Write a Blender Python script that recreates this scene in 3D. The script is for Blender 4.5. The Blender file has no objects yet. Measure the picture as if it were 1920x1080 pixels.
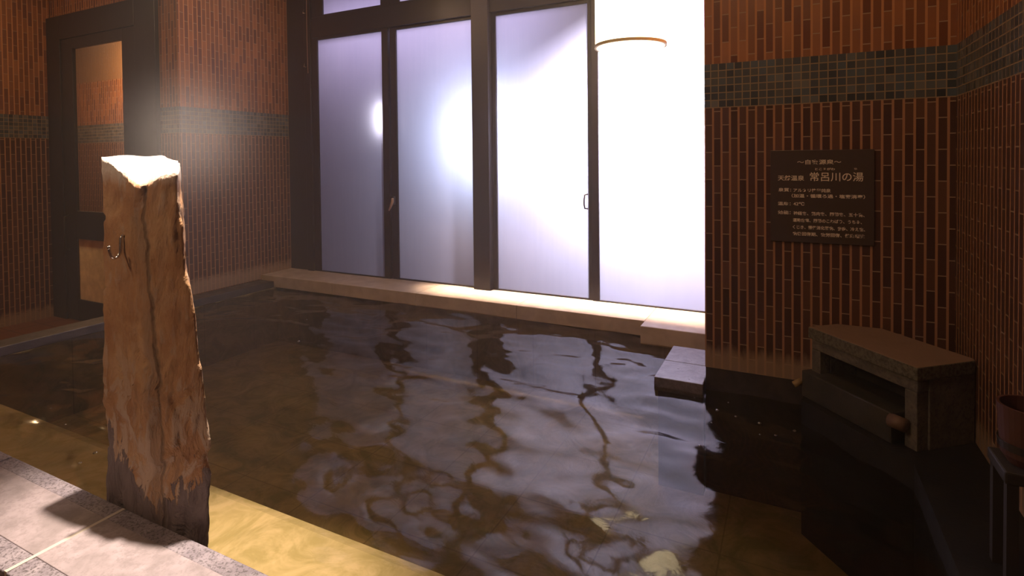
import bpy, bmesh, math, random
from mathutils import Vector, Matrix, noise
C = bpy.context
sc = C.scene
col = sc.collection
random.seed(7)

# ------------------------------------------------------------------ camera
cam_d = bpy.data.cameras.new('camera'); cam = bpy.data.objects.new('camera', cam_d); col.objects.link(cam)
cam_d.sensor_width = 36; cam_d.lens = 1047.48 / 1920 * 36
cam_d.shift_y = -(540 - 319.335) / 1920
cam_d.clip_start = 0.02; cam_d.clip_end = 100
fw = Vector((-0.44730966, 0.89413777, -0.02077756)); rt = Vector((0.89437915, 0.44719027, -0.01033438)); up = Vector((-5.1e-05, 0.0232057, 0.9997307))
M = Matrix((( rt.x, up.x, -fw.x, 0), (rt.y, up.y, -fw.y, 0), (rt.z, up.z, -fw.z, 1.5), (0, 0, 0, 1)))
cam.matrix_world = M
sc.camera = cam

# ------------------------------------------------------------------ world, exposure
w = bpy.data.worlds.new('night'); sc.world = w; w.use_nodes = True
bg = w.node_tree.nodes['Background']; bg.inputs[0].default_value = (0.50, 0.42, 0.85, 1); bg.inputs[1].default_value = 0.035
vs = sc.view_settings
sc.display_settings.display_device = 'sRGB'
vs.view_transform = 'Standard'; vs.look = 'None'; vs.exposure = 0.0; vs.gamma = 1.0; vs.use_curve_mapping = False
cy = sc.cycles
cy.use_denoising = True
cy.max_bounces = 10; cy.diffuse_bounces = 4; cy.glossy_bounces = 4; cy.transmission_bounces = 6; cy.transparent_max_bounces = 10; cy.volume_bounces = 1
cy.sample_clamp_indirect = 3.0; cy.sample_clamp_direct = 0
cy.volume_step_rate = 2.0; cy.volume_max_steps = 48
cy.caustics_reflective = False; cy.caustics_refractive = False

# ------------------------------------------------------------------ lights
def light(name, typ, loc, energy, color, target=None, **kw):
    d = bpy.data.lights.new(name, typ); d.energy = energy; d.color = color
    for k, v in kw.items(): setattr(d, k, v)
    o = bpy.data.objects.new(name, d); col.objects.link(o); o.location = loc
    if target is not None:
        o.rotation_euler = (Vector(target) - Vector(loc)).to_track_quat('-Z', 'Y').to_euler()
    return o
WARM = (1.0, 0.60, 0.30)
# spotlight over the standing stone
light('ceiling_spotlight', 'SPOT', (-2.24, 1.52, 3.55), 1600, (1.0, 0.82, 0.68), (-2.16, 1.36, 0), spot_size=math.radians(33), spot_blend=1.0, shadow_soft_size=0.03)
# flood lamps in the garden behind the steamed glass
light('garden_floodlight', 'AREA', (-1.3, 5.70, 2.1), 230, (0.80, 0.76, 1.0), (-1.15, 5.14, 1.80), shape='DISK', size=0.35)
light('garden_spot', 'AREA', (-2.95, 5.75, 1.75), 20, (0.62, 0.72, 1.0), (-2.95, 5.14, 1.75), shape='DISK', size=0.25)
light('garden_glow', 'AREA', (-3.7, 5.8, 3.2), 18, (0.74, 0.62, 1.0), (-3.7, 5.14, 2.6), shape='RECTANGLE', size=3.2, size_y=0.5)
light('garden_wall_lamp', 'AREA', (-4.26, 5.25, 1.98), 0.9, (0.9, 0.88, 1.0), (-4.26, 5.14, 1.98), shape='RECTANGLE', size=0.06, size_y=0.32)
light('garden_path_lamp', 'POINT', (-3.25, 5.65, 0.62), 1.3, (1.0, 0.62, 0.42), shadow_soft_size=0.1)
light('garden_path_lamp', 'POINT', (-2.55, 5.75, 0.62), 2.0, (1.0, 0.62, 0.60), shadow_soft_size=0.1)
light('garden_ground_lamp', 'POINT', (-1.1, 5.8, 0.25), 2.0, (0.66, 0.62, 1.0), shadow_soft_size=0.1)
# warm downlights of the bath hall; fill lights added for stone and ledge
light('downlight_or_fill', 'AREA', (-4.35, 3.2, 3.6), 15, WARM, (-5.0, 3.9, 1.6), shape='DISK', size=0.3)
light('downlight_or_fill', 'AREA', (-0.3, 1.9, 3.6), 10.5, WARM, (0.1, 3.5, 2.3), shape='DISK', size=0.3)
light('downlight_or_fill', 'AREA', (-7.0, 2.3, 3.6), 12, WARM, (-8.0, 2.9, 0.6), shape='DISK', size=0.3)
light('changing_room_light', 'AREA', (-8.0, 4.2, 3.3), 70, (1.0, 0.66, 0.36), (-8.6, 4.6, 1.2), shape='DISK', size=0.3)
light('downlight_or_fill', 'AREA', (-3.6, -1.0, 3.5), 36, (1.0, 0.66, 0.42), (-2.3, 1.2, 0.9), shape='DISK', size=0.4)  # unseen fill, added behind the camera to brighten the stone's front
light('ledge_fill_light', 'AREA', (-1.9, 5.02, 3.66), 34, (1.0, 0.74, 0.55), (-1.9, 5.0, 0), shape='RECTANGLE', size=3.0, size_y=0.06, spread=math.radians(13))  # added strip light, unseen, only to brighten the window ledge

# ------------------------------------------------------------------ helpers
def tag(o, label=None, cat=None, group=None, kind=None):
    if label: o['label'] = label
    if cat: o['category'] = cat
    if group: o['group'] = group
    if kind: o['kind'] = kind
    return o
def empty(name, loc=(0, 0, 0)):
    o = bpy.data.objects.new(name, None); col.objects.link(o); o.location = loc; o.empty_display_size = 0.1
    return o
def obj(name, bm, m, parent=None, smooth=False, bevel=0):
    me = bpy.data.meshes.new(name); bm.normal_update(); bm.to_mesh(me); bm.free()
    o = bpy.data.objects.new(name, me); col.objects.link(o)
    if m: me.materials.append(m)
    if smooth:
        for p in me.polygons: p.use_smooth = True
    if bevel:
        b = o.modifiers.new('bevel', 'BEVEL'); b.width = bevel; b.segments = 2; b.limit_method = 'ANGLE'
    if parent:
        o.parent = parent
        for v in me.vertices: v.co -= parent_loc(parent)
    return o
def parent_loc(p):
    l = Vector(p.location)
    while p.parent: p = p.parent; l += Vector(p.location)
    return l
def box(bm, x0, y0, z0, x1, y1, z1):
    r = bmesh.ops.create_cube(bm, size=1.0)
    for v in r['verts']:
        v.co = Vector(((x0 + x1) / 2 + v.co.x * (x1 - x0), (y0 + y1) / 2 + v.co.y * (y1 - y0), (z0 + z1) / 2 + v.co.z * (z1 - z0)))
    return r['verts']
def B(*a):
    bm = bmesh.new(); box(bm, *a); return bm
def prism(pts, z0, z1, bm=None):
    bm = bm or bmesh.new()
    a = [bm.verts.new((x, y, z0)) for x, y in pts]; b = [bm.verts.new((x, y, z1)) for x, y in pts]
    n = len(pts)
    bm.faces.new(b); bm.faces.new(a[::-1])
    for i in range(n): bm.faces.new((a[i], a[(i + 1) % n], b[(i + 1) % n], b[i]))
    bmesh.ops.recalc_face_normals(bm, faces=bm.faces)
    return bm
def tube(pts, r, seg=10, bm=None, cap=True):
    bm = bm or bmesh.new(); pts = [Vector(p) for p in pts]; rings = []
    for i, p in enumerate(pts):
        t = (pts[min(i + 1, len(pts) - 1)] - pts[max(i - 1, 0)]).normalized()
        a = t.orthogonal().normalized() if i == 0 else (a - t * a.dot(t)).normalized()
        b = t.cross(a); rr = r[i] if isinstance(r, (list, tuple)) else r
        rings.append([bm.verts.new(p + (a * math.cos(k * 2 * math.pi / seg) + b * math.sin(k * 2 * math.pi / seg)) * rr) for k in range(seg)])
    for i in range(len(rings) - 1):
        for k in range(seg): bm.faces.new((rings[i][k], rings[i][(k + 1) % seg], rings[i + 1][(k + 1) % seg], rings[i + 1][k]))
    if cap: bm.faces.new(rings[0][::-1]); bm.faces.new(rings[-1])
    return bm
def lathe(prof, cx, cy_, seg=48, bm=None):
    bm = bm or bmesh.new(); rings = []
    for r, z in prof: rings.append([bm.verts.new((cx + r * math.cos(k * 2 * math.pi / seg), cy_ + r * math.sin(k * 2 * math.pi / seg), z)) for k in range(seg)])
    for i in range(len(rings) - 1):
        for k in range(seg): bm.faces.new((rings[i][k], rings[i][(k + 1) % seg], rings[i + 1][(k + 1) % seg], rings[i + 1][k]))
    return bm
def lerpt(tab, t):     # tab: list of (key, values...) sorted by key
    if t <= tab[0][0]: return tab[0][1:]
    for a, b in zip(tab, tab[1:]):
        if t <= b[0]:
            f = (t - a[0]) / (b[0] - a[0]); return tuple(x + (y - x) * f for x, y in zip(a[1:], b[1:]))
    return tab[-1][1:]

# ------------------------------------------------------------------ materials
class NT:
    def __init__(s, name):
        s.m = bpy.data.materials.new(name); s.m.use_nodes = True; s.t = s.m.node_tree; s.t.nodes.clear()
        s.out = s.n('ShaderNodeOutputMaterial')
    def n(s, typ, **kw):
        nd = s.t.nodes.new(typ)
        for k, v in kw.items(): setattr(nd, k, v)
        return nd
    def l(s, a, b): s.t.links.new(a, b)
    def put(s, inp, v):
        if isinstance(v, bpy.types.NodeSocket): s.l(v, inp)
        elif isinstance(v, tuple) and len(v) == 3 and inp.type == 'RGBA': inp.default_value = (*v, 1)
        else: inp.default_value = v
    def math(s, op, a, b=0.0, c=None):
        nd = s.n('ShaderNodeMath', operation=op); s.put(nd.inputs[0], a); s.put(nd.inputs[1], b)
        if c is not None: s.put(nd.inputs[2], c)
        return nd.outputs[0]
    def pos(s):
        if not hasattr(s, '_p'):
            g = s.n('ShaderNodeNewGeometry'); sp = s.n('ShaderNodeSeparateXYZ'); s.l(g.outputs['Position'], sp.inputs[0]); s._p = sp.outputs; s._v = g.outputs['Position']
        return s._p
    def comb(s, x, y, z=0.0):
        nd = s.n('ShaderNodeCombineXYZ'); s.put(nd.inputs[0], x); s.put(nd.inputs[1], y); s.put(nd.inputs[2], z); return nd.outputs[0]
    def noise(s, vec, scale, detail=4, rough=0.55, dist=0.0):
        nd = s.n('ShaderNodeTexNoise'); s.l(vec, nd.inputs['Vector']); nd.inputs['Scale'].default_value = scale; nd.inputs['Detail'].default_value = detail
        nd.inputs['Roughness'].default_value = rough; nd.inputs['Distortion'].default_value = dist; return nd.outputs[0]
    def ramp(s, f, stops):
        nd = s.n('ShaderNodeValToRGB'); s.put(nd.inputs[0], f); e = nd.color_ramp.elements
        while len(e) < len(stops): e.new(0.5)
        for el, (p, c) in zip(e, stops): el.position = p; el.color = (*c, 1) if len(c) == 3 else c
        return nd.outputs[0]
    def mix(s, f, a, b, blend='MIX'):
        nd = s.n('ShaderNodeMix', data_type='RGBA', blend_type=blend); s.put(nd.inputs[0], f); s.put(nd.inputs[6], a); s.put(nd.inputs[7], b); return nd.outputs[2]
    def mr(s, v, a, b, c=0.0, d=1.0):
        nd = s.n('ShaderNodeMapRange'); s.put(nd.inputs[0], v); nd.inputs[1].default_value = a; nd.inputs[2].default_value = b; nd.inputs[3].default_value = c; nd.inputs[4].default_value = d; return nd.outputs[0]
    def bump(s, h, strength, dist):
        nd = s.n('ShaderNodeBump'); s.l(h, nd.inputs['Height']); nd.inputs['Strength'].default_value = strength; nd.inputs['Distance'].default_value = dist; return nd.outputs[0]
    def bsdf(s, color, rough=0.5, normal=None, metal=0.0, spec=0.5, link=True):
        b = s.n('ShaderNodeBsdfPrincipled'); s.put(b.inputs['Base Color'], color); s.put(b.inputs['Roughness'], rough); s.put(b.inputs['Metallic'], metal); s.put(b.inputs['Specular IOR Level'], spec)
        if normal is not None: s.l(normal, b.inputs['Normal'])
        if link: s.l(b.outputs[0], s.out.inputs[0])
        return b.outputs[0]

B1, B2 = 2.0845, 1.8066
def tile_wall(name, axis, base_z, plain_above=None):
    s = NT(name); P = s.pos(); u = P[axis]; z = P[2]
    U = s.math('DIVIDE', s.math('ADD', u, 30.0), 0.0500)
    ci = s.math('FLOOR', U); fu = s.math('FRACT', U)
    odd = s.math('MULTIPLY', s.math('MODULO', ci, 2.0), 0.5)
    V = s.math('ADD', s.math('DIVIDE', s.math('ADD', z, 10.0), 0.172), odd)
    fv = s.math('FRACT', V); vi = s.math('FLOOR', V)
    wn = s.n('ShaderNodeTexWhiteNoise', noise_dimensions='2D'); s.l(s.comb(ci, vi), wn.inputs['Vector']); rnd = wn.outputs['Value']
    g1 = s.math('LESS_THAN', fu, 0.24); g2 = s.math('LESS_THAN', fv, 0.034)
    gv = s.math('MAXIMUM', g1, g2)
    cloud = s.noise(s._v, 3.0, 3)
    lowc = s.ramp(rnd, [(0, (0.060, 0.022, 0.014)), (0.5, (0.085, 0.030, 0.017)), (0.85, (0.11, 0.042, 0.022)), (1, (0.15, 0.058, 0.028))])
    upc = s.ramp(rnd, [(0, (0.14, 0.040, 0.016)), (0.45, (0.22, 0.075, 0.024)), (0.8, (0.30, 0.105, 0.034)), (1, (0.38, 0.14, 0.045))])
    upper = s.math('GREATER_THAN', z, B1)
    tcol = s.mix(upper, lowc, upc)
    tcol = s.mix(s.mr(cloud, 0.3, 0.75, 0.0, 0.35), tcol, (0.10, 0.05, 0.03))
    gcol = s.mix(g1, (0.36, 0.24, 0.15), s.mix(upper, (0.42, 0.20, 0.095), (0.48, 0.21, 0.085)))
    c = s.mix(gv, tcol, gcol)
    # mosaic band
    MU = s.math('DIVIDE', s.math('ADD', u, 30.0), 0.0463); MV = s.math('DIVIDE', s.math('SUBTRACT', z, B2), 0.0463)
    mw = s.n('ShaderNodeTexWhiteNoise', noise_dimensions='2D'); s.l(s.comb(s.math('FLOOR', MU), s.math('FLOOR', MV)), mw.inputs['Vector'])
    mcol = s.ramp(mw.outputs['Value'], [(0, (0.030, 0.034, 0.040)), (0.35, (0.06, 0.07, 0.08)), (0.6, (0.09, 0.085, 0.075)), (0.85, (0.075, 0.10, 0.12)), (1, (0.15, 0.14, 0.12))])
    gm = s.math('MAXIMUM', s.math('LESS_THAN', s.math('FRACT', MU), 0.13), s.math('LESS_THAN', s.math('FRACT', MV), 0.13))
    mcol = s.mix(gm, mcol, (0.30, 0.21, 0.12))
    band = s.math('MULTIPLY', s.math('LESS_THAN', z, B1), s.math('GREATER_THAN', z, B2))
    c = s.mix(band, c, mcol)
    grout = s.math('ADD', s.math('MULTIPLY', gv, s.math('SUBTRACT', 1.0, band)), s.math('MULTIPLY', gm, band))
    # lime stain at the foot
    nn = s.noise(s.comb(s.math('MULTIPLY', u, 4.0), z), 4.0, 5, 0.6)
    st = s.math('SUBTRACT', s.mr(z, base_z + 0.01, base_z + 0.26, 1.0, 0.0), s.math('MULTIPLY', nn, 0.75))
    st = s.mr(st, 0.0, 0.28, 0.0, 0.7)
    c = s.mix(st, c, (0.42, 0.28, 0.17))
    if plain_above: c = s.mix(s.math('GREATER_THAN', z, plain_above), c, (0.25, 0.13, 0.06))
    h = s.math('SUBTRACT', s.math('SUBTRACT', 1.0, grout), s.math('MULTIPLY', s.noise(s._v, 60, 2), 0.15))
    rough = s.math('ADD', s.math('MULTIPLY', grout, 0.4), s.math('ADD', s.math('MULTIPLY', rnd, 0.15), 0.33))
    s.bsdf(c, rough, s.bump(h, 0.6, 0.004), spec=0.45)
    return s.m

def stone(name, c1, c2, speck=(0.05, 0.04, 0.04), scale=12, rough=0.6, bumpd=0.003, speck_amt=0.0, wetspec=0.5):
    s = NT(name); s.pos(); n1 = s.noise(s._v, scale, 5, 0.6, 0.3); n2 = s.noise(s._v, scale * 5.5, 3, 0.75)
    c = s.mix(s.mr(n1, 0.38, 0.62), c1, c2)
    if speck_amt: c = s.mix(s.mr(n2, 0.50, 0.60, 0, speck_amt), c, speck)
    s.bsdf(c, s.mr(n1, 0.2, 0.8, rough - 0.12, rough + 0.12), s.bump(n2, 0.5, bumpd), spec=wetspec)
    return s.m

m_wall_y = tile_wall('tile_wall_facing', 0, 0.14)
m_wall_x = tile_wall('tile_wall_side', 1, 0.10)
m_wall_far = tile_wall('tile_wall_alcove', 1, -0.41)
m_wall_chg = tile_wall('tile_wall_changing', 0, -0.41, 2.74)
def plain(name, c, rough=0.5, metal=0.0, spec=0.5):
    s = NT(name); s.pos(); n = s.noise(s._v, 25, 3)
    s.bsdf(s.mix(s.mr(n, 0.3, 0.7, 0, 0.3), c, tuple(x * 0.8 for x in c)), rough, None, metal, spec); return s.m
m_frame = plain('dark_bronze_frame', (0.030, 0.020, 0.018), 0.38, 0.0, 0.5)
m_door = plain('dark_door_frame', (0.020, 0.014, 0.012), 0.4)
m_ceil = plain('ceiling_paint', (0.22, 0.17, 0.13), 0.8)
m_plinth = stone('dark_plinth', (0.035, 0.025, 0.022), (0.06, 0.042, 0.035), scale=8, rough=0.4)
m_ledge = stone('pale_ledge_stone', (0.60, 0.48, 0.38), (0.50, 0.39, 0.30), scale=7, rough=0.45, bumpd=0.001)
m_ledge_side = m_ledge
m_step = stone('grey_step_stone', (0.20, 0.17, 0.19), (0.13, 0.11, 0.125), scale=14, rough=0.35, speck_amt=0.3)
m_cop = stone('smooth_coping_stone', (0.36, 0.30, 0.31), (0.24, 0.20, 0.20), scale=9, rough=0.55, bumpd=0.001, speck=(0.2, 0.165, 0.165), speck_amt=0.45)
m_rough = stone('speckled_coping_edge', (0.30, 0.26, 0.28), (0.20, 0.17, 0.19), scale=16, rough=0.6, bumpd=0.004, speck_amt=0.75)
m_joint = plain('pale_mortar', (0.55, 0.48, 0.40), 0.8)
m_dark = stone('black_floor_tile', (0.012, 0.011, 0.010), (0.022, 0.018, 0.015), scale=6, rough=0.6, wetspec=0.2)
m_sidecop = stone('dark_side_coping', (0.07, 0.05, 0.042), (0.045, 0.034, 0.03), scale=8, rough=0.45)
m_chrome = plain('chrome', (0.8, 0.76, 0.7), 0.18, 1.0)
m_latch = plain('brass_latch', (0.62, 0.42, 0.28), 0.35, 0.6)

# terracotta floor in the alcove
s = NT('terracotta_floor'); P = s.pos()
fx = s.math('FRACT', s.math('DIVIDE', s.math('ADD', P[0], 20.0), 0.6)); fy = s.math('FRACT', s.math('DIVIDE', s.math('ADD', P[1], 20.0), 0.3))
g = s.math('MAXIMUM', s.math('LESS_THAN', fx, 0.02), s.math('LESS_THAN', fy, 0.03))
s.bsdf(s.mix(g, s.mix(s.noise(s._v, 5), (0.20, 0.075, 0.035), (0.28, 0.11, 0.05)), (0.07, 0.035, 0.02)), 0.5, s.bump(s.math('SUBTRACT', 1.0, g), 0.4, 0.003)); m_terra = s.m

# pool floor, bench: large olive-brown stone slabs
def pool_mat(name, c1, c2, gk=0.6):
    s = NT(name); P = s.pos()
    fx = s.math('FRACT', s.math('DIVIDE', s.math('ADD', P[0], 20.15), 0.6)); fy = s.math('FRACT', s.math('DIVIDE', s.math('ADD', P[1], 20.25), 0.6))
    g = s.math('MAXIMUM', s.math('LESS_THAN', fx, 0.015), s.math('LESS_THAN', fy, 0.015))
    n = s.noise(s._v, 3.2, 7, 0.7, 1.8)
    s.bsdf(s.mix(s.math('MULTIPLY', g, gk), s.mix(s.mr(n, 0.38, 0.62), c1, c2), tuple(x * 0.45 for x in c1)), 0.7, s.bump(n, 0.4, 0.01), spec=0.2); return s.m
m_pool = pool_mat('pool_floor_stone', (0.36, 0.28, 0.15), (0.20, 0.175, 0.08))
m_bench = pool_mat('pool_bench_stone', (0.68, 0.60, 0.44), (0.46, 0.42, 0.25), 0.06)

# water: thin surface with clear tinted pass-through and real reflection
s = NT('bath_water'); P = s.pos()
b1 = s.noise(s.comb(P[0], s.math('MULTIPLY', P[1], 1.5)), 9, 3, 0.55, 0.8)
nrm = s.bump(b1, 0.25, 0.005)
fr = s.n('ShaderNodeFresnel'); fr.inputs['IOR'].default_value = 1.40; s.l(nrm, fr.inputs['Normal'])
gl = s.n('ShaderNodeBsdfGlossy'); gl.inputs['Color'].default_value = (1, 1, 1, 1); gl.inputs['Roughness'].default_value = 0.09; s.l(nrm, gl.inputs['Normal'])
tr = s.n('ShaderNodeBsdfTransparent'); tr.inputs['Color'].default_value = (0.85, 0.77, 0.60, 1)
mx = s.n('ShaderNodeMixShader'); s.l(fr.outputs[0], mx.inputs[0]); s.l(tr.outputs[0], mx.inputs[1]); s.l(gl.outputs[0], mx.inputs[2]); s.l(mx.outputs[0], s.out.inputs[0])
m_water = s.m

# steamed glass
s = NT('steamed_glass'); P = s.pos()
drip = s.noise(s.comb(s.math('MULTIPLY', P[0], 26.0), P[1], s.math('MULTIPLY', P[2], 1.3)), 1.0, 4, 0.6)
cl = s.noise(s._v, 1.6, 3)
c = s.mix(s.mr(drip, 0.40, 0.70), (0.88, 0.86, 0.92), (0.92, 0.89, 0.95))
c = s.mix(s.mr(cl, 0.3, 0.7, 0, 0.25), c, (0.62, 0.58, 0.72))
tl = s.n('ShaderNodeBsdfTranslucent'); s.l(c, tl.inputs['Color'])
gs = s.n('ShaderNodeBsdfGlossy'); gs.inputs['Roughness'].default_value = 0.35; gs.inputs['Color'].default_value = (0.8, 0.8, 0.8, 1)
df = s.n('ShaderNodeBsdfDiffuse'); df.inputs['Color'].default_value = (0.55, 0.5, 0.55, 1)
m1 = s.n('ShaderNodeMixShader'); m1.inputs[0].default_value = 0.12; s.l(tl.outputs[0], m1.inputs[1]); s.l(df.outputs[0], m1.inputs[2])
m2 = s.n('ShaderNodeMixShader'); m2.inputs[0].default_value = 0.06; s.l(m1.outputs[0], m2.inputs[1]); s.l(gs.outputs[0], m2.inputs[2]); s.l(m2.outputs[0], s.out.inputs[0])
m_steamed = s.m
# clear door glass
s = NT('clear_glass')
tr = s.n('ShaderNodeBsdfTransparent'); tr.inputs[0].default_value = (0.9, 0.86, 0.8, 1); gs = s.n('ShaderNodeBsdfGlossy'); gs.inputs['Roughness'].default_value = 0.02
mm = s.n('ShaderNodeMixShader'); mm.inputs[0].default_value = 0.06; s.l(tr.outputs[0], mm.inputs[1]); s.l(gs.outputs[0], mm.inputs[2]); s.l(mm.outputs[0], s.out.inputs[0]); m_clear = s.m
# frosted amber door glass
s = NT('frosted_door_glass'); s.pos()
tl = s.n('ShaderNodeBsdfTranslucent'); s.l(s.mix(s.mr(s.noise(s._v, 9, 3), 0.3, 0.7), (0.8, 0.62, 0.35), (0.6, 0.45, 0.25)), tl.inputs[0]); s.l(tl.outputs[0], s.out.inputs[0]); m_frost = s.m
# lantern paper (lit)
s = NT('lit_lantern_paper'); e = s.n('ShaderNodeEmission'); e.inputs[0].default_value = (1.0, 0.80, 0.50, 1); e.inputs[1].default_value = 6.5; s.l(e.outputs[0], s.out.inputs[0]); m_lamp = s.m
s = NT('lantern_rim_wood'); s.bsdf((0.9, 0.74, 0.42), 0.5); m_rim = s.m
# standing stone: rusty crust over grey stone
s = NT('standing_stone'); P = s.pos()
n1 = s.noise(s._v, 6, 6, 0.6, 0.4); n2 = s.noise(s.comb(s.math('MULTIPLY', P[0], 3.0), s.math('MULTIPLY', P[1], 3.0), P[2]), 7, 5, 0.65, 0.6); n3 = s.noise(s._v, 70, 3)
crust = s.ramp(n1, [(0.3, (0.36, 0.17, 0.075)), (0.5, (0.48, 0.26, 0.12)), (0.7, (0.58, 0.36, 0.19))])
crust = s.mix(s.mr(n2, 0.56, 0.66, 0, 0.55), crust, (0.48, 0.36, 0.27))
crust = s.mix(s.mr(n2, 0.38, 0.30, 0, 0.45), crust, (0.20, 0.11, 0.06))
n4 = s.noise(s.comb(s.math('MULTIPLY', P[0], 2.2), s.math('MULTIPLY', P[1], 2.2), P[2]), 5.5, 5, 0.6, 0.8)
low = s.mr(P[2], 0.55, 0.85, 1.0, 0.15)
crust = s.mix(s.math('MULTIPLY', low, s.mr(n4, 0.50, 0.56, 0, 0.75)), crust, (0.52, 0.39, 0.29))
crust = s.mix(s.math('MULTIPLY', low, s.mr(n4, 0.40, 0.36, 0, 0.5)), crust, (0.24, 0.14, 0.08))
grey = s.mix(s.mr(n2, 0.35, 0.65), (0.17, 0.125, 0.115), (0.24, 0.185, 0.17))
edge = s.math('ADD', s.math('MULTIPLY', s.math('SUBTRACT', n2, 0.5), 0.55), s.math('SUBTRACT', P[2], s.math('MULTIPLY', s.math('ABSOLUTE', s.math('ADD', P[0], 2.15)), 0.75)))
c = s.mix(s.mr(edge, 0.185, 0.20), grey, crust)
hh = s.math('ADD', s.math('ADD', s.math('MULTIPLY', s.math('MULTIPLY', s.mr(n4, 0.40, 0.56), low), 1.2), s.math('MULTIPLY', s.mr(edge, 0.185, 0.20), 1.0)), s.math('ADD', s.math('MULTIPLY', n2, 1.2), s.math('MULTIPLY', n3, 0.25)))
xv = s.math('ADD', s.math('MULTIPLY', s.mr(P[2], 0.45, 1.35), -0.095), s.math('ADD', -2.100, s.math('MULTIPLY', s.math('SUBTRACT', s.noise(s.comb(0.0, 0.0, P[2]), 5, 3), 0.5), 0.10)))
dxv = s.math('SUBTRACT', P[0], xv)
vein = s.math('MULTIPLY', s.mr(s.math('ABSOLUTE', dxv), 0.003, 0.012, 1.0, 0.0), s.mr(P[1], 1.36, 1.40, 1.0, 0.0))
pale = s.math('MULTIPLY', s.mr(s.math('ABSOLUTE', s.math('ADD', dxv, 0.035)), 0.015, 0.05, 0.55, 0.0), s.mr(n1, 0.35, 0.6))
c = s.mix(pale, c, (0.26, 0.17, 0.115)); c = s.mix(s.math('MULTIPLY', vein, 0.55), c, (0.10, 0.07, 0.045))
hh = s.math('SUBTRACT', hh, s.math('MULTIPLY', vein, 0.5))
c = s.mix(s.mr(s.math('ADD', P[2], s.math('MULTIPLY', n2, 0.10)), 1.46, 1.52), c, (0.70, 0.62, 0.54))  # top painted pale so the spotlit cap looks burnt out
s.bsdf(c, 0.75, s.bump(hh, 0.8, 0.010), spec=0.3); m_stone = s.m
# box stone
m_box_top = stone('sandy_slab', (0.30, 0.19, 0.12), (0.24, 0.15, 0.10), scale=10, rough=0.8)
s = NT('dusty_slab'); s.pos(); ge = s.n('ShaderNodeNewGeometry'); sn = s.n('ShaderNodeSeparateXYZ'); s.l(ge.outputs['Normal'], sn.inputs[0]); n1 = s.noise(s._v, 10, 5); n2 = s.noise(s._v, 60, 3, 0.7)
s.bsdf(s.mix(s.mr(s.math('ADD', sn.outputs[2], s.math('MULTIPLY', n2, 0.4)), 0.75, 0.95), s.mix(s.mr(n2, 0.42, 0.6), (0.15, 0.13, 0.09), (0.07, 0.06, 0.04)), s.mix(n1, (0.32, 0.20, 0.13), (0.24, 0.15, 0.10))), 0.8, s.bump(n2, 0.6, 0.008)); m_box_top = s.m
m_box = stone('weathered_box_stone', (0.10, 0.085, 0.06), (0.17, 0.14, 0.10), scale=10, rough=0.75, bumpd=0.006, speck_amt=0.5)
m_weir = stone('dark_weir_stone', (0.03, 0.027, 0.02), (0.05, 0.04, 0.028), scale=8, rough=0.45)
m_sign = plain('dark_brown_signboard', (0.075, 0.048, 0.034), 0.35)
s = NT('sign_lettering'); s.bsdf((0.95, 0.80, 0.64), 0.6); m_text = s.m
s = NT('bucket_wood'); P = s.pos(); s.bsdf(s.mix(s.noise(s.comb(s.math('MULTIPLY', P[0], 12.0), s.math('MULTIPLY', P[1], 12.0), P[2]), 3), (0.07, 0.022, 0.012), (0.11, 0.035, 0.02)), 0.5); m_bucket = s.m

# ------------------------------------------------------------------ structure
Xl, Xr, Yp, Yw, CH = -5.731, 0.788, 3.741, 5.138, 3.70
def struct(name, bm, m, **k):
    o = obj(name, bm, m, **k); tag(o, kind='structure'); return o
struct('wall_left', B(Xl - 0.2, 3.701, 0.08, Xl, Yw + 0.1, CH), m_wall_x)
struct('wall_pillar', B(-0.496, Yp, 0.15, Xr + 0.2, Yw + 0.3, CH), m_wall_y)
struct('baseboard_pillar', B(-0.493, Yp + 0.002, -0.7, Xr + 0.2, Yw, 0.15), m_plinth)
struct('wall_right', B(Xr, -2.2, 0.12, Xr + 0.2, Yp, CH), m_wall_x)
struct('wall_alcove', B(-8.45, -2.2, -0.41, -8.25, 3.68, CH), m_wall_far)
bm = bmesh.new(); box(bm, -6.05, 3.686, -0.41, Xl, 3.70, CH); box(bm, -8.45, 3.69, 3.29, -6.05, 3.89, CH)
struct('wall_door_side', bm, m_wall_y)
struct('wall_beyond_door', B(-11.5, 4.8, -0.41, Xl - 0.21, 4.9, CH), m_wall_chg)
struct('wall_beyond_end', B(-11.6, 3.5, -0.41, -11.5, 4.9, CH), m_wall_chg)
struct('wall_beyond_near', B(-11.5, 3.5, -0.41, -8.46, 3.6, CH), m_wall_chg)
struct('wall_behind', B(-8.45, -2.4, -0.5, Xr + 0.2, -2.2, CH), m_ceil)
struct('ceiling', B(-11.6, -2.4, CH, Xr + 0.3, Yw + 0.4, CH + 0.12), m_ceil)
struct('floor', B(-11.6, -2.4, -0.55, Xl, 4.9, -0.41), m_terra)
struct('floor_near_bath', B(Xl + 0.01, -2.4, -0.55, 0.5, 0.87, -0.41), m_terra)
# basin
bm = bmesh.new(); box(bm, -5.75, 0.8, -0.8, 0.85, 5.2, -0.65)
struct('pool_floor', bm, m_pool)
struct('pool_wall_left', B(-5.73, 0.87, -0.65, -5.5, 4.68, 0.0), m_pool)
struct('pool_wall_window', B(-5.73, 4.69, -0.65, -0.5, 5.2, -0.001), m_pool)
struct('pool_wall_near', B(-5.73, 0.87, -0.65, 0.5, 1.235, 0.07), m_plinth)
struct('pool_bench', B(-5.5, 1.235, -0.65, 0.5, 2.03, -0.28), m_bench, bevel=0.1)
# left side coping
o = obj('side_coping', B(-5.73, 0.87, 0.0, -5.5, 4.64, 0.075), m_sidecop, bevel=0.006)
tag(o, 'dark low coping stone running along the left side of the bath under the tiled wall', 'coping', kind='structure')
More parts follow.
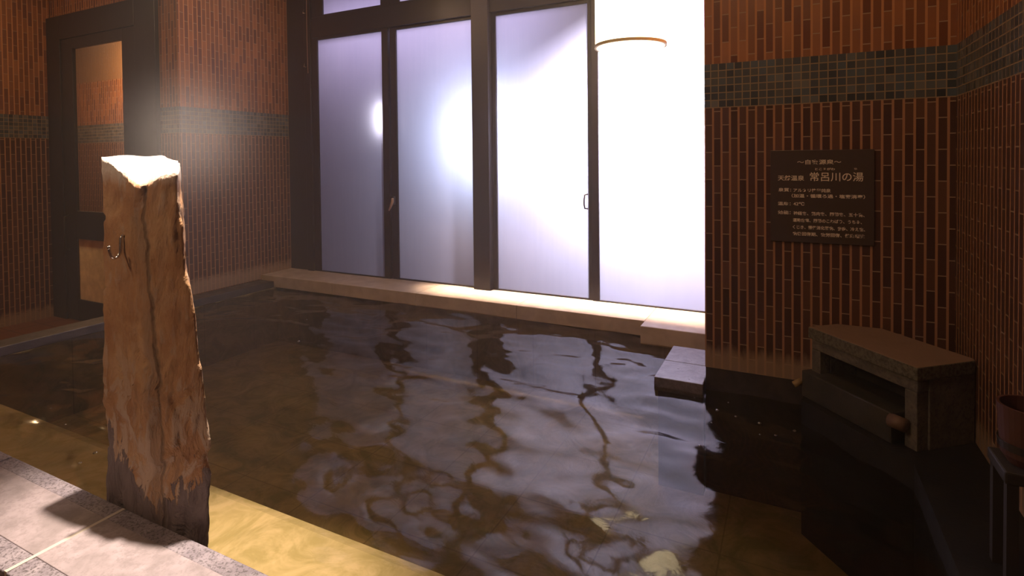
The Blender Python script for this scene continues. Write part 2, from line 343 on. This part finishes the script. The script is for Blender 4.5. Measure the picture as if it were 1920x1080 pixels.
# right side coping (dark) following the outlet box
R_ = [(0.10, Yp), (0.05, 3.53), (0.49, 3.0), (0.50, 1.3), (0.50, -2.2), (Xr, -2.2), (Xr, Yp)]
o = struct('floor_right', prism(R_, -0.65, 0.12), m_dark)
# window ledge
def slab(x0, x1, y0, y1, z0, z1, m, name, parent=None, bevel=0.006): return obj(name, B(x0, y0, z0, x1, y1, z1), m, parent, bevel=bevel)
led = empty('window_ledge', (-3.4, 4.9, 0)); tag(led, 'long pale stone ledge under the four steamed window panes', 'ledge')
for i, (a, b) in enumerate(((-5.73, -4.6), (-4.597, -3.45), (-3.447, -2.3), (-2.297, -1.103))):
    slab(a, b, 4.655, Yw - 0.02, 0.0, 0.13, m_ledge, 'ledge_slab', led, 0.004)
o = slab(-1.10, -0.497, 4.50, Yw - 0.02, -0.02, 0.13, m_ledge, 'corner_slab', None)
tag(o, 'square pale stone slab at the right end of the window ledge', 'slab')
stp = empty('entry_step', (-0.65, 4.0, 0)); tag(stp, 'wet grey stone step in the water beside the tiled pillar', 'step')
obj('step_base', B(-0.78, 3.66, -0.65, -0.497, 4.29, -0.02), m_plinth, stp)
slab(-0.802, -0.496, 3.64, 3.975, -0.02, 0.07, m_step, 'step_slab', stp); slab(-0.802, -0.496, 3.979, 4.31, -0.02, 0.07, m_step, 'step_slab', stp)
# near coping
cop = empty('bath_coping', (-2.3, 1.05, 0)); tag(cop, 'grey stone coping along the near edge of the bath, in front of the standing stone', 'coping')
for a, b in ((-5.5, -4.115), (-4.10, -3.22), (-3.21, -2.338), (-2.324, -1.45), (-1.44, -0.55), (-0.54, 0.498)):
    c_ = slab(a, b, 0.955, 1.178, 0.07, 0.150, m_cop, 'smooth_slab', cop, 0.002)
    slab(a, b, 1.178, 1.245, 0.07, 0.149, m_rough, 'rough_edge', cop, 0.004)
    slab(a, b, 0.872, 0.955, 0.07, 0.149, m_rough, 'rough_edge', cop, 0.004)
obj('joint', B(-2.339, 0.874, 0.08, -2.323, 1.243, 0.1495), m_joint, cop)

# ------------------------------------------------------------------ window wall
def frame_rect(x0, x1, z0, z1, t, y0, y1):
    bm = bmesh.new(); box(bm, x0, y0, z0, x0 + t, y1, z1); box(bm, x1 - t, y0, z0, x1, y1, z1)
    box(bm, x0 + t, y0, z0, x1 - t, y1, z0 + t); box(bm, x0 + t, y0, z1 - t, x1 - t, y1, z1); return bm
def plane_y(x0, x1, z0, z1, y):
    bm = bmesh.new(); v = [bm.verts.new(p) for p in ((x0, y, z0), (x1, y, z0), (x1, y, z1), (x0, y, z1))]; bm.faces.new(v); return bm
ZT, ZR = 2.9815, 3.2875
struct('trim_1', B(Xl, Yw - 0.03, 0.10, -5.44, Yw + 0.10, CH), m_frame)                    # wide jamb panel
struct('trim_2', B(-5.41, Yw - 0.06, 0.10, -5.31, Yw + 0.10, CH), m_frame, bevel=0.004)     # window jamb
struct('trim_3', B(-5.30, Yw - 0.05, ZT + 0.03, -0.50, Yw + 0.10, ZR - 0.03), m_frame, bevel=0.004)   # transom
struct('trim_4', B(-2.99, Yw - 0.09, 0.13, -2.79, Yw + 0.10, CH), m_frame, bevel=0.006)     # thick post
struct('trim_5', B(-5.44, Yw + 0.0, 0.10, -5.41, Yw + 0.10, CH), m_frame)
struct('trim_6', B(-5.31, Yw - 0.02, 0.02, -0.50, Yw + 0.12, 0.128), m_frame)
panes = [(-5.215, -4.215, -5.31, -4.13), (-4.03, -3.035, -4.115, -2.99), (-2.745, -1.745, -2.79, -1.70), (-1.635, -0.55, -1.70, -0.50)]
wins = []
for i, (a, b, fa, fb) in enumerate(panes):
    wn_ = empty('window_%d' % (i + 1), ((a + b) / 2, Yw, 0.13)); tag(wn_, kind='structure'); wins.append(wn_)
    y0 = Yw - 0.035 if i in (0, 3) else Yw - 0.01
    bm = bmesh.new(); y1 = y0 + 0.04
    box(bm, fa, y0, 0.129, a, y1, ZT + 0.03); box(bm, b, y0, 0.129, fb, y1, ZT + 0.03); box(bm, a, y0, 0.129, b, y1, 0.142); box(bm, a, y0, ZT, b, y1, ZT + 0.03)
    obj('window_frame', bm, m_frame, wn_, bevel=0.002)
    obj('window_pane', plane_y(a - 0.004, b + 0.004, 0.138, ZT + 0.004, y0 + 0.02), m_steamed, wn_)
for i, (a, b) in enumerate(((-5.13, -4.235), (-3.97, -3.05), (-2.73, -1.76), (-1.62, -0.55))):
    wn_ = empty('window_%d' % (i + 5), ((a + b) / 2, Yw, ZR)); tag(wn_, kind='structure')
    fa, fb = [(-5.31, -4.10), (-4.10, -2.99), (-2.79, -1.69), (-1.69, -0.50)][i]
    bm = bmesh.new(); box(bm, fa, Yw - 0.02, ZR - 0.03, a, Yw + 0.02, CH); box(bm, b, Yw - 0.02, ZR - 0.03, fb, Yw + 0.02, CH); box(bm, a, Yw - 0.02, ZR - 0.03, b, Yw + 0.02, ZR)
    obj('window_frame', bm, m_frame, wn_, bevel=0.002)
    obj('window_pane', plane_y(a - 0.004, b + 0.004, ZR - 0.01, CH, Yw), m_steamed, wn_)
# latch on window 1 / window 2 meeting stile: body and slanted lever
bm = B(-4.085, Yw - 0.075, 0.99, -4.045, Yw - 0.034, 1.085); obj('latch_body', bm, m_frame, wins[1], bevel=0.004)
obj('latch_lever', tube([(-4.045, Yw - 0.085, 1.065), (-4.035, Yw - 0.10, 1.03), (-4.055, Yw - 0.11, 0.97), (-4.085, Yw - 0.105, 0.925)], [0.014, 0.016, 0.013, 0.007]), m_latch, wins[1], smooth=True)
obj('pull_handle', tube([(-1.755, Yw - 0.01, 1.15), (-1.775, Yw - 0.035, 1.145), (-1.780, Yw - 0.04, 1.10), (-1.780, Yw - 0.04, 1.05), (-1.775, Yw - 0.035, 1.015), (-1.755, Yw - 0.01, 1.01)], 0.008), m_frame, wins[2], smooth=True)
# cord with two clips on the jamb
cd = empty('hanging_cord', (-5.36, Yw - 0.08, 2.6)); tag(cd, 'thin hanging cord with two small metal clips on the dark window jamb', 'cord')
obj('cord', tube([(-5.335, Yw - 0.075, CH), (-5.34, Yw - 0.075, 3.0), (-5.335, Yw - 0.072, 2.58)], 0.004), plain('cord_brown', (0.30, 0.17, 0.11), 0.6), cd)
for zz in (3.32, 2.66):
    obj('clip', tube([(-5.372, Yw - 0.085, zz + 0.05), (-5.378, Yw - 0.09, zz), (-5.35, Yw - 0.085, zz - 0.005)], [0.004, 0.011, 0.005]), m_chrome, cd, smooth=True)

# garden behind the glass: dark ground and the lamps' housings
struct('ground_outside', B(-9.0, 5.45, -0.3, 3.0, 12.0, 0.0), m_dark)

# ------------------------------------------------------------------ alcove door
dr = empty('door_1', (-7.1, 3.68, -0.41)); tag(dr, kind='structure')
bm = bmesh.new(); y0, y1 = 3.64, 3.70
box(bm, -8.25, y0, -0.41, -7.95, y1, 3.29); box(bm, -6.42, y0, -0.41, -6.05, y1, 3.29); box(bm, -7.95, y0, 3.0, -6.42, y1, 3.29)
obj('door_frame', bm, m_door, dr, bevel=0.004)
bm = bmesh.new(); y0, y1 = 3.655, 3.695
box(bm, -7.95, y0, -0.40, -7.70, y1, 3.0); box(bm, -6.68, y0, -0.40, -6.42, y1, 3.0)
box(bm, -7.70, y0, 2.87, -6.68, y1, 3.0); box(bm, -7.70, y0, 0.59, -6.68, y1, 0.925); box(bm, -7.70, y0, -0.40, -6.68, y1, -0.145)
leaf = obj('door_leaf', bm, m_door, dr, bevel=0.004)
o = obj('upper_pane', plane_y(-7.70, -6.68, 0.925, 2.87, 3.675), m_clear, dr)
o = obj('lower_pane', plane_y(-7.70, -6.68, -0.145, 0.59, 3.675), m_frost, dr)
obj('door_pull', tube([(-7.85, 3.655, 0.45), (-7.85, 3.60, 0.47), (-7.85, 3.60, 0.85), (-7.85, 3.655, 0.87)], 0.012), m_door, dr, smooth=True)

# ------------------------------------------------------------------ hanging lamp by the window
LX, LY, LZ, LR = -1.18, 4.55, 2.40, 0.285
lp = empty('paper_lantern', (LX, LY, LZ)); tag(lp, 'glowing cylindrical paper lantern hanging by the right window pane', 'lantern')
bm = lathe([(LR, LZ + 0.012), (LR + 0.001, LZ + 0.9)], LX, LY); 
obj('lamp_shade', bm, m_lamp, lp, smooth=True)
bm = lathe([(0.0001, LZ - 0.012), (LR - 0.05, LZ - 0.012), (LR - 0.012, LZ + 0.001)], LX, LY); obj('bottom_diffuser', bm, m_lamp, lp)
bm = lathe([(LR - 0.012, LZ + 0.025), (LR - 0.012, LZ + 0.002), (LR + 0.006, LZ + 0.002), (LR + 0.006, LZ + 0.025), (LR - 0.012, LZ + 0.025)], LX, LY); obj('rim', bm, m_rim, lp)
bm = lathe([(LR - 0.012, LZ + 0.92), (LR - 0.012, LZ + 0.9), (LR + 0.006, LZ + 0.9), (LR + 0.006, LZ + 0.92), (0.0001, LZ + 0.92)], LX, LY); obj('top_cap', bm, m_rim, lp)
obj('hanging_rod', tube([(LX, LY, LZ + 0.92), (LX, LY, CH)], 0.012), m_frame, lp)

# ------------------------------------------------------------------ signboard
SX0, SX1, SZ0, SZ1 = -0.113, 0.419, 0.985, 1.533
sg = empty('signboard', ((SX0 + SX1) / 2, Yp, SZ0)); tag(sg, 'dark brown hot spring notice board with pale lettering on the tiled pillar', 'signboard')
obj('board', B(SX0, Yp - 0.014, SZ0, SX1, Yp - 0.001, SZ1), m_sign, sg, bevel=0.002)
def text(body, u0, v, size, width=None, align='LEFT'):
    # u, v: fractions of the board from its top left corner
    cu = bpy.data.curves.new('lettering', 'FONT'); cu.body = body; cu.size = size; cu.extrude = 0.0006; cu.align_x = align; cu.offset = 0.0004
    t = bpy.data.objects.new('lettering', cu); col.objects.link(t)
    C.view_layer.update()
    me = bpy.data.meshes.new_from_object(t.evaluated_get(C.evaluated_depsgraph_get()))
    bpy.data.objects.remove(t)
    if width and len(me.vertices):
        xs = [p.co.x for p in me.vertices]; k = width / (max(xs) - min(xs)); x0_ = min(xs)
        for p in me.vertices: p.co.x = (p.co.x - (x0_ if align == 'LEFT' else 0)) * k
    me.materials.clear(); me.materials.append(m_text)
    ox, oz = SX0 + u0 * (SX1 - SX0), SZ1 - v * (SZ1 - SZ0)
    L = parent_loc(sg)
    for p in me.vertices: p.co = Vector((ox + p.co.x, Yp - 0.0149 - p.co.z, oz + p.co.y)) - L
    o = bpy.data.objects.new('lettering', me); col.objects.link(o); o.parent = sg
W = SX1 - SX0
text('〜自家源泉〜', 0.27, 0.150, 0.030, 0.425 * W)
text('ところがわ', 0.445, 0.215, 0.015, 0.19 * W); text('ゆ', 0.815, 0.215, 0.016, 0.03 * W)
text('天然温泉', 0.075, 0.325, 0.033, 0.265 * W); text('常呂川の湯', 0.395, 0.325, 0.056, 0.505 * W)
text('泉質：', 0.08, 0.447, 0.023, 0.13 * W); text('アルカリ性単純泉', 0.232, 0.450, 0.023, 0.365 * W)
text('（加温・循環ろ過・塩素消毒）', 0.215, 0.510, 0.023, 0.70 * W)
text('温度：', 0.075, 0.598, 0.023, 0.13 * W); text('42℃', 0.232, 0.598, 0.025, 0.11 * W)
text('効能：', 0.075, 0.695, 0.023, 0.13 * W)
text('神経痛、筋肉痛、関節痛、五十肩、', 0.232, 0.700, 0.023, 0.68 * W)
text('運動麻痺、関節のこわばり、うちみ、', 0.228, 0.775, 0.023, 0.66 * W)
text('くじき、慢性消化器病、痔疾、冷え症、', 0.226, 0.850, 0.023, 0.69 * W)
text('病後回復期、疲労回復、健康増進', 0.224, 0.922, 0.023, 0.69 * W)

# ------------------------------------------------------------------ stone outlet box in the right corner
bx = empty('stone_outlet_box', (0.42, 3.4, 0.12)); tag(bx, 'low stone box with an open front under the signboard in the right corner', 'stone box')
A_ = Vector((0.085, 3.606)); D_ = Vector((0.517, 3.105)); e1 = (D_ - A_).normalized(); e2 = Vector((-e1.y, e1.x)); LW = (D_ - A_).length
def bp(u, v): p = A_ + e1 * u + e2 * v; return (p.x, p.y)
def clip(pts):   # keep in front of the pillar wall and the right wall
    def cut(ps, f):
        out = []
        for i, p in enumerate(ps):
            q = ps[(i + 1) % len(ps)]; a, b = f(p), f(q)
            if a >= 0: out.append(p)
            if a * b < 0: t = a / (a - b); out.append((p[0] + (q[0] - p[0]) * t, p[1] + (q[1] - p[1]) * t))
        return out
    return cut(cut(pts, lambda p: Yp - 0.004 - p[1]), lambda p: Xr - 0.006 - p[0])
def quad(u0, u1, v0, v1): return clip([bp(u0, v0), bp(u1, v0), bp(u1, v1), bp(u0, v1)])
DZ = 0.37
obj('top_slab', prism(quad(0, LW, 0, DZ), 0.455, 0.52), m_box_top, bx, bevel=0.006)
obj('lintel', prism(quad(0.012, LW - 0.012, 0.015, 0.08), 0.395, 0.455), m_box, bx, bevel=0.006)
obj('side_panel', prism(quad(0.012, 0.075, 0.081, 0.30), 0.12, 0.455), m_box, bx, bevel=0.006)
obj('side_post', prism(quad(0.012, 0.075, 0.015, 0.080), 0.12, 0.395), m_box, bx, bevel=0.004)
obj('side_post', prism(quad(LW - 0.075, LW - 0.013, 0.015, 0.080), 0.12, 0.395), m_box, bx, bevel=0.004)
obj('side_panel', prism(quad(LW - 0.075, LW - 0.006, 0.081, 0.36), 0.12, 0.455), m_box, bx, bevel=0.006)
obj('back_panel', prism(quad(0.08, LW - 0.08, 0.26, 0.30), 0.12, 0.45), m_weir, bx)
wr = obj('weir_stone', prism(quad(-0.01, LW - 0.10, -0.035, 0.20), 0.12, 0.27), m_weir, bx, bevel=0.012)
obj('pipe_end', tube([(*bp(LW - 0.11, -0.03), 0.235), (*bp(LW - 0.04, -0.02), 0.235)], 0.032, 14), plain('worn_pipe', (0.16, 0.09, 0.055), 0.5), bx, smooth=True)
obj('spout_tip', tube([(*bp(-0.02, -0.03), 0.20), (*bp(-0.03, -0.07), 0.18)], 0.018, 12), plain('yellowed_spout', (0.35, 0.24, 0.10), 0.6), bx, smooth=True)

# bucket at the right edge of the picture
BX, BY = 0.69, 2.33
stl = empty('bath_stool', (BX, BY, 0.12)); tag(stl, 'dark bathing stool at the right edge under a reddish brown bucket', 'stool')
m_stool = plain('dark_stool', (0.03, 0.022, 0.016), 0.6)
obj('seat', B(BX - 0.09, BY - 0.09, 0.46, BX + 0.09, BY + 0.09, 0.50), m_stool, stl, bevel=0.006)
for dx in (-1, 1):
    for dy in (-1, 1): obj('leg', B(BX + dx * 0.068 - 0.015, BY + dy * 0.068 - 0.015, 0.121, BX + dx * 0.068 + 0.015, BY + dy * 0.068 + 0.015, 0.46), m_stool, stl)
bk = empty('wooden_bucket', (BX, BY, 0.50)); tag(bk, 'round reddish brown wooden bucket at the right edge, on a dark stool', 'bucket')
obj('tub', lathe([(0.0001, 0.501), (0.06, 0.501), (0.078, 0.53), (0.088, 0.69), (0.080, 0.69), (0.070, 0.53), (0.0001, 0.52)], BX, BY, 32), m_bucket, bk)
obj('hoop', lathe([(0.0815, 0.55), (0.0845, 0.55), (0.087, 0.575), (0.084, 0.575)], BX, BY, 32), m_frame, bk)

# ------------------------------------------------------------------ standing stone
def sk(tab, f): return [(z, x * f, 1.36 * f) for z, x in tab]
Lp = [(-0.65, -2.49, 1.262), (0.064, -2.49, 1.262), (0.185, -2.478, 1.262), (0.28, -2.476, 1.262), (0.441, -2.492, 1.262), (0.533, -2.500, 1.262), (0.721, -2.499, 1.262), (0.91, -2.488, 1.262), (1.002, -2.496, 1.262), (1.119, -2.486, 1.262), (1.282, -2.472, 1.262), (1.444, -2.473, 1.262), (1.55, -2.466, 1.262)]
Fp = [(-0.65, -2.10, 1.258), (0.127, -2.102, 1.258), (0.3, -2.105, 1.258), (0.401, -2.107, 1.258), (0.584, -2.110, 1.258), (0.703, -2.122, 1.258), (0.822, -2.141, 1.258), (0.943, -2.153, 1.258), (1.043, -2.171, 1.258), (1.205, -2.186, 1.258), (1.306, -2.198, 1.258), (1.55, -2.204, 1.258)]
k = 1.44 / 1.52
Rz = [(1.451, -2.385), (1.371, -2.362), (1.232, -2.348), (1.14, -2.344), (1.05, -2.311), (0.938, -2.28), (0.87, -2.275), (0.779, -2.264), (0.689, -2.253), (0.6, -2.235), (0.533, -2.23), (0.38, -2.193), (0.352, -2.198), (0.304, -2.227), (0.215, -2.212), (0.007, -2.219), (-0.135, -2.231)]
k = 1.31 / 1.52
Rp = sorted([(1.5 + (z - 1.5) * k, x * k, 1.31) for z, x in Rz]); Rp = [(-0.65, Rp[0][1], 1.31)] + Rp
BRp = [(-0.65, -2.20, 1.46), (1.6, -2.27, 1.46)]
BLp = [(-0.65, -2.50, 1.50), (1.6, -2.48, 1.50)]
corners = [Lp, Fp, Rp, BRp, BLp]
TZ = [1.530, 1.412, 1.462, 1.500, 1.528]
def topz_i(i, per=14):
    a = i // per; f = (i % per) / per; f = f * f * (3 - 2 * f) * 0.5 + f * 0.5
    return TZ[a] * (1 - f) + TZ[(a + 1) % 5] * f
def ring(z, per=14):
    pts = []
    cs = [Vector(lerpt(t, z)) for t in corners]
    for i in range(5):
        a, b = cs[i], cs[(i + 1) % 5]
        for j in range(per):
            f = j / per; p = a.lerp(b, f)
            pts.append(p)
    cen = sum(cs, Vector((0, 0))) / 5
    out = []
    n = len(pts)
    for i, p in enumerate(pts):   # soften corners a little
        q = p * 0.6 + (pts[i - 1] + pts[(i + 1) % n]) * 0.2
        out.append(q)
    return out, cen
bm = bmesh.new(); NL = 120; rows = []
for r in range(NL + 1):
    t = r / NL; z = -0.66 + t * (1.56 + 0.66)
    pts, cen = ring(z); row = []
    n = len(pts)
    for i, p in enumerate(pts):
        tz = topz_i(i) + 0.012 * noise.noise(Vector((p.x * 9, p.y * 9, 3)))
        zz = -0.66 + (min(tz, 1.55) + 0.66) * t
        P3, _ = ring(zz) if r % 1 == 0 and False else (pts, cen)
        d = (p - cen).normalized()
        q = Vector((p.x, p.y, zz))
        nz = noise.fractal(Vector((q.x * 7, q.y * 7, q.z * 4)), 0.6, 2.1, 5)
        rd = 1 - abs(noise.noise(Vector((q.x * 5 + 9, q.y * 5, q.z * 2.2))))
        a = 0.009 * nz - 0.010 * (rd > 0.94)
        layer = noise.noise(Vector((q.x * 6 + 4, q.y * 6, q.z * 3.0)))
        if q.z < 0.85: a += 0.010 * min(1, (0.85 - q.z) * 4) * (1 if layer > 0.05 else 0)
        if 22 <= i <= 34: a += 0.010 * noise.fractal(Vector((q.x * 18, q.y * 18, q.z * 18)), 0.7, 2.0, 3)
        # crack just left of the ridge, grooves low on the faces
        if q.z < 0.75: a += 0.011 * noise.fractal(Vector((q.x * 20, q.y * 20, q.z * 7)), 0.7, 2.0, 4)
        row.append(bm.verts.new((q.x + d.x * a, q.y + d.y * a, zz)))
    rows.append(row)
for r in range(NL):
    for i in range(n): bm.faces.new((rows[r][i], rows[r][(i + 1) % n], rows[r + 1][(i + 1) % n], rows[r + 1][i]))
prev = rows[-1]; cen3 = sum((v.co for v in prev), Vector()) / n
for kk in range(1, 9):
    f = kk / 9; cur = []
    for v in rows[-1]:
        q = v.co.lerp(cen3, f); q.z = v.co.z * (1 - f) + 1.482 * f + 0.006 * noise.noise(Vector((q.x * 12, q.y * 12, 3))) + 0.008 * noise.fractal(Vector((q.x * 22, q.y * 22, 5)), 0.6, 2, 4) * min(1, f * 3)
        cur.append(bm.verts.new(q))
    for i in range(n): bm.faces.new((prev[i], prev[(i + 1) % n], cur[(i + 1) % n], cur[i]))
    prev = cur
cv = bm.verts.new((cen3.x, cen3.y, 1.482))
for i in range(n): bm.faces.new((prev[i], prev[(i + 1) % n], cv))
st = empty('standing_stone', (-2.3, 1.35, -0.65)); tag(st, 'tall rusty brown standing stone in the water at the near edge, lit from above', 'standing stone')
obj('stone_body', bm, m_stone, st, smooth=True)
# chrome hook on its near face
HX = -2.308
hk = obj('hook', tube([(HX, 1.262, 1.217), (HX, 1.250, 1.220), (HX, 1.243, 1.210), (HX, 1.242, 1.176), (HX, 1.240, 1.155), (HX, 1.231, 1.139), (HX, 1.219, 1.135), (HX, 1.208, 1.145), (HX, 1.202, 1.167), (HX, 1.201, 1.176)], 0.0055, 10), m_chrome, None, smooth=True)
bm = bmesh.new(); bmesh.ops.create_uvsphere(bm, u_segments=12, v_segments=8, radius=0.0075)
for v in bm.verts: v.co += Vector((HX, 1.201, 1.180))
tag(hk, 'small chrome J hook screwed to the face of the standing stone', 'hook')
obj('ball_tip', bm, m_chrome, hk, smooth=True)

# ------------------------------------------------------------------ water
WX0, WX1, WY0, WY1 = -5.5, 0.52, 1.235, 4.70
nx, ny = 300, 190
bm = bmesh.new(); g = []
for j in range(ny + 1):
    y = WY0 + (WY1 - WY0) * j / ny; row = []
    for i in range(nx + 1):
        x = WX0 + (WX1 - WX0) * i / nx
        h = 0.026 * noise.noise(Vector((x * 1.6, y * 2.7, 1.0))) + 0.014 * noise.noise(Vector((x * 4.0 + 3, y * 6.0, 2.0))) + 0.003 * noise.noise(Vector((x * 9, y * 12, 5.0)))
        row.append(bm.verts.new((x, y, h)))
    g.append(row)
for j in range(ny):
    for i in range(nx): bm.faces.new((g[j][i], g[j][i + 1], g[j + 1][i + 1], g[j + 1][i]))
wt = obj('bath_water', bm, m_water, None, smooth=True)
tag(wt, 'rippled hot spring water filling the bath', 'water', kind='stuff')

def wave_h(x, y): return 0.026 * noise.noise(Vector((x * 1.6, y * 2.7, 1.0))) + 0.014 * noise.noise(Vector((x * 4.0 + 3, y * 6.0, 2.0))) + 0.003 * noise.noise(Vector((x * 9, y * 12, 5.0)))
s = NT('bubble_film'); gs = s.n('ShaderNodeBsdfGlossy'); gs.inputs['Roughness'].default_value = 0.05; tr = s.n('ShaderNodeBsdfTransparent'); mm = s.n('ShaderNodeMixShader'); mm.inputs[0].default_value = 0.45
s.l(tr.outputs[0], mm.inputs[1]); s.l(gs.outputs[0], mm.inputs[2]); s.l(mm.outputs[0], s.out.inputs[0])
bub = None
for k, (x, y) in enumerate([(-0.537, 3.568), (-0.558, 3.793), (-0.494, 3.794), (-0.401, 3.271), (-0.429, 3.017), (-0.387, 3.423), (-0.343, 3.601), (-0.283, 3.391), (-0.16, 3.385), (-0.15, 3.236), (-0.076, 3.278), (0.016, 3.38), (-0.312, 3.946), (-4.34, 4.262), (-4.259, 4.368), (-4.172, 3.005), (-4.086, 3.81), (-3.665, 3.328), (-3.736, 1.692), (-3.196, 1.505), (-3.213, 1.581), (-4.038, 1.754)]):
    if bub is None:
        bm = bmesh.new(); bmesh.ops.create_uvsphere(bm, u_segments=14, v_segments=8, radius=0.010)
        for v in bm.verts: v.co.z = max(v.co.z, -0.001) * 0.7
        bub = obj('air_bubble', bm, s.m, None, smooth=True); b = bub
        tag(b, 'tiny shiny air bubble on the dark water between the stone step and the stone box', 'bubble', 'air bubbles between the step and the stone box')
    else:
        b = bub.copy(); col.objects.link(b)
    if k >= 13: tag(b, 'tiny air bubble on the water near the left tiled wall, behind the standing stone', None, 'air bubbles behind the standing stone')
    if k >= 18: tag(b, 'tiny glinting air bubble on the water left of the standing stone', None, 'air bubbles left of the standing stone')
    b.location = (x, y, wave_h(x, y)); b.scale = [0.6 + 0.25 * (k % 3)] * 3

# ------------------------------------------------------------------ steam in the air
s = NT('steam'); P = s.pos()
vsn = s.n('ShaderNodeVolumeScatter'); vsn.inputs['Color'].default_value = (1, 0.96, 0.95, 1);  vsn.inputs['Anisotropy'].default_value = 0.3
dv = s.n('ShaderNodeVectorMath', operation='DISTANCE'); s.l(s._v, dv.inputs[0]); dv.inputs[1].default_value = (-2.20, 1.45, 1.60)
q = s.math('DIVIDE', dv.outputs['Value'], 0.17)
glow_plume = s.math('EXPONENT', s.math('MULTIPLY', s.math('MULTIPLY', q, q), -1.0))  # steam thickened around the stone's top, added to make the glow there
dv2 = s.n('ShaderNodeVectorMath', operation='DISTANCE'); s.l(s._v, dv2.inputs[0]); dv2.inputs[1].default_value = (-3.2, 3.9, 0.8)
q2 = s.math('DIVIDE', dv2.outputs['Value'], 2.0)
broad = s.math('EXPONENT', s.math('MULTIPLY', s.math('MULTIPLY', q2, q2), -1.0))
s.l(s.math('ADD', s.math('MULTIPLY', glow_plume, 0.85), s.math('ADD', s.math('MULTIPLY', broad, 0.030), 0.006)), vsn.inputs['Density'])
s.l(vsn.outputs[0], s.out.inputs['Volume'])
stm = obj('steam', B(-8.35, -2.3, -0.7, 0.9, Yw + 0.03, CH + 0.06), s.m)
tag(stm, 'thin steam hanging in the air of the bath hall', 'steam', kind='stuff')
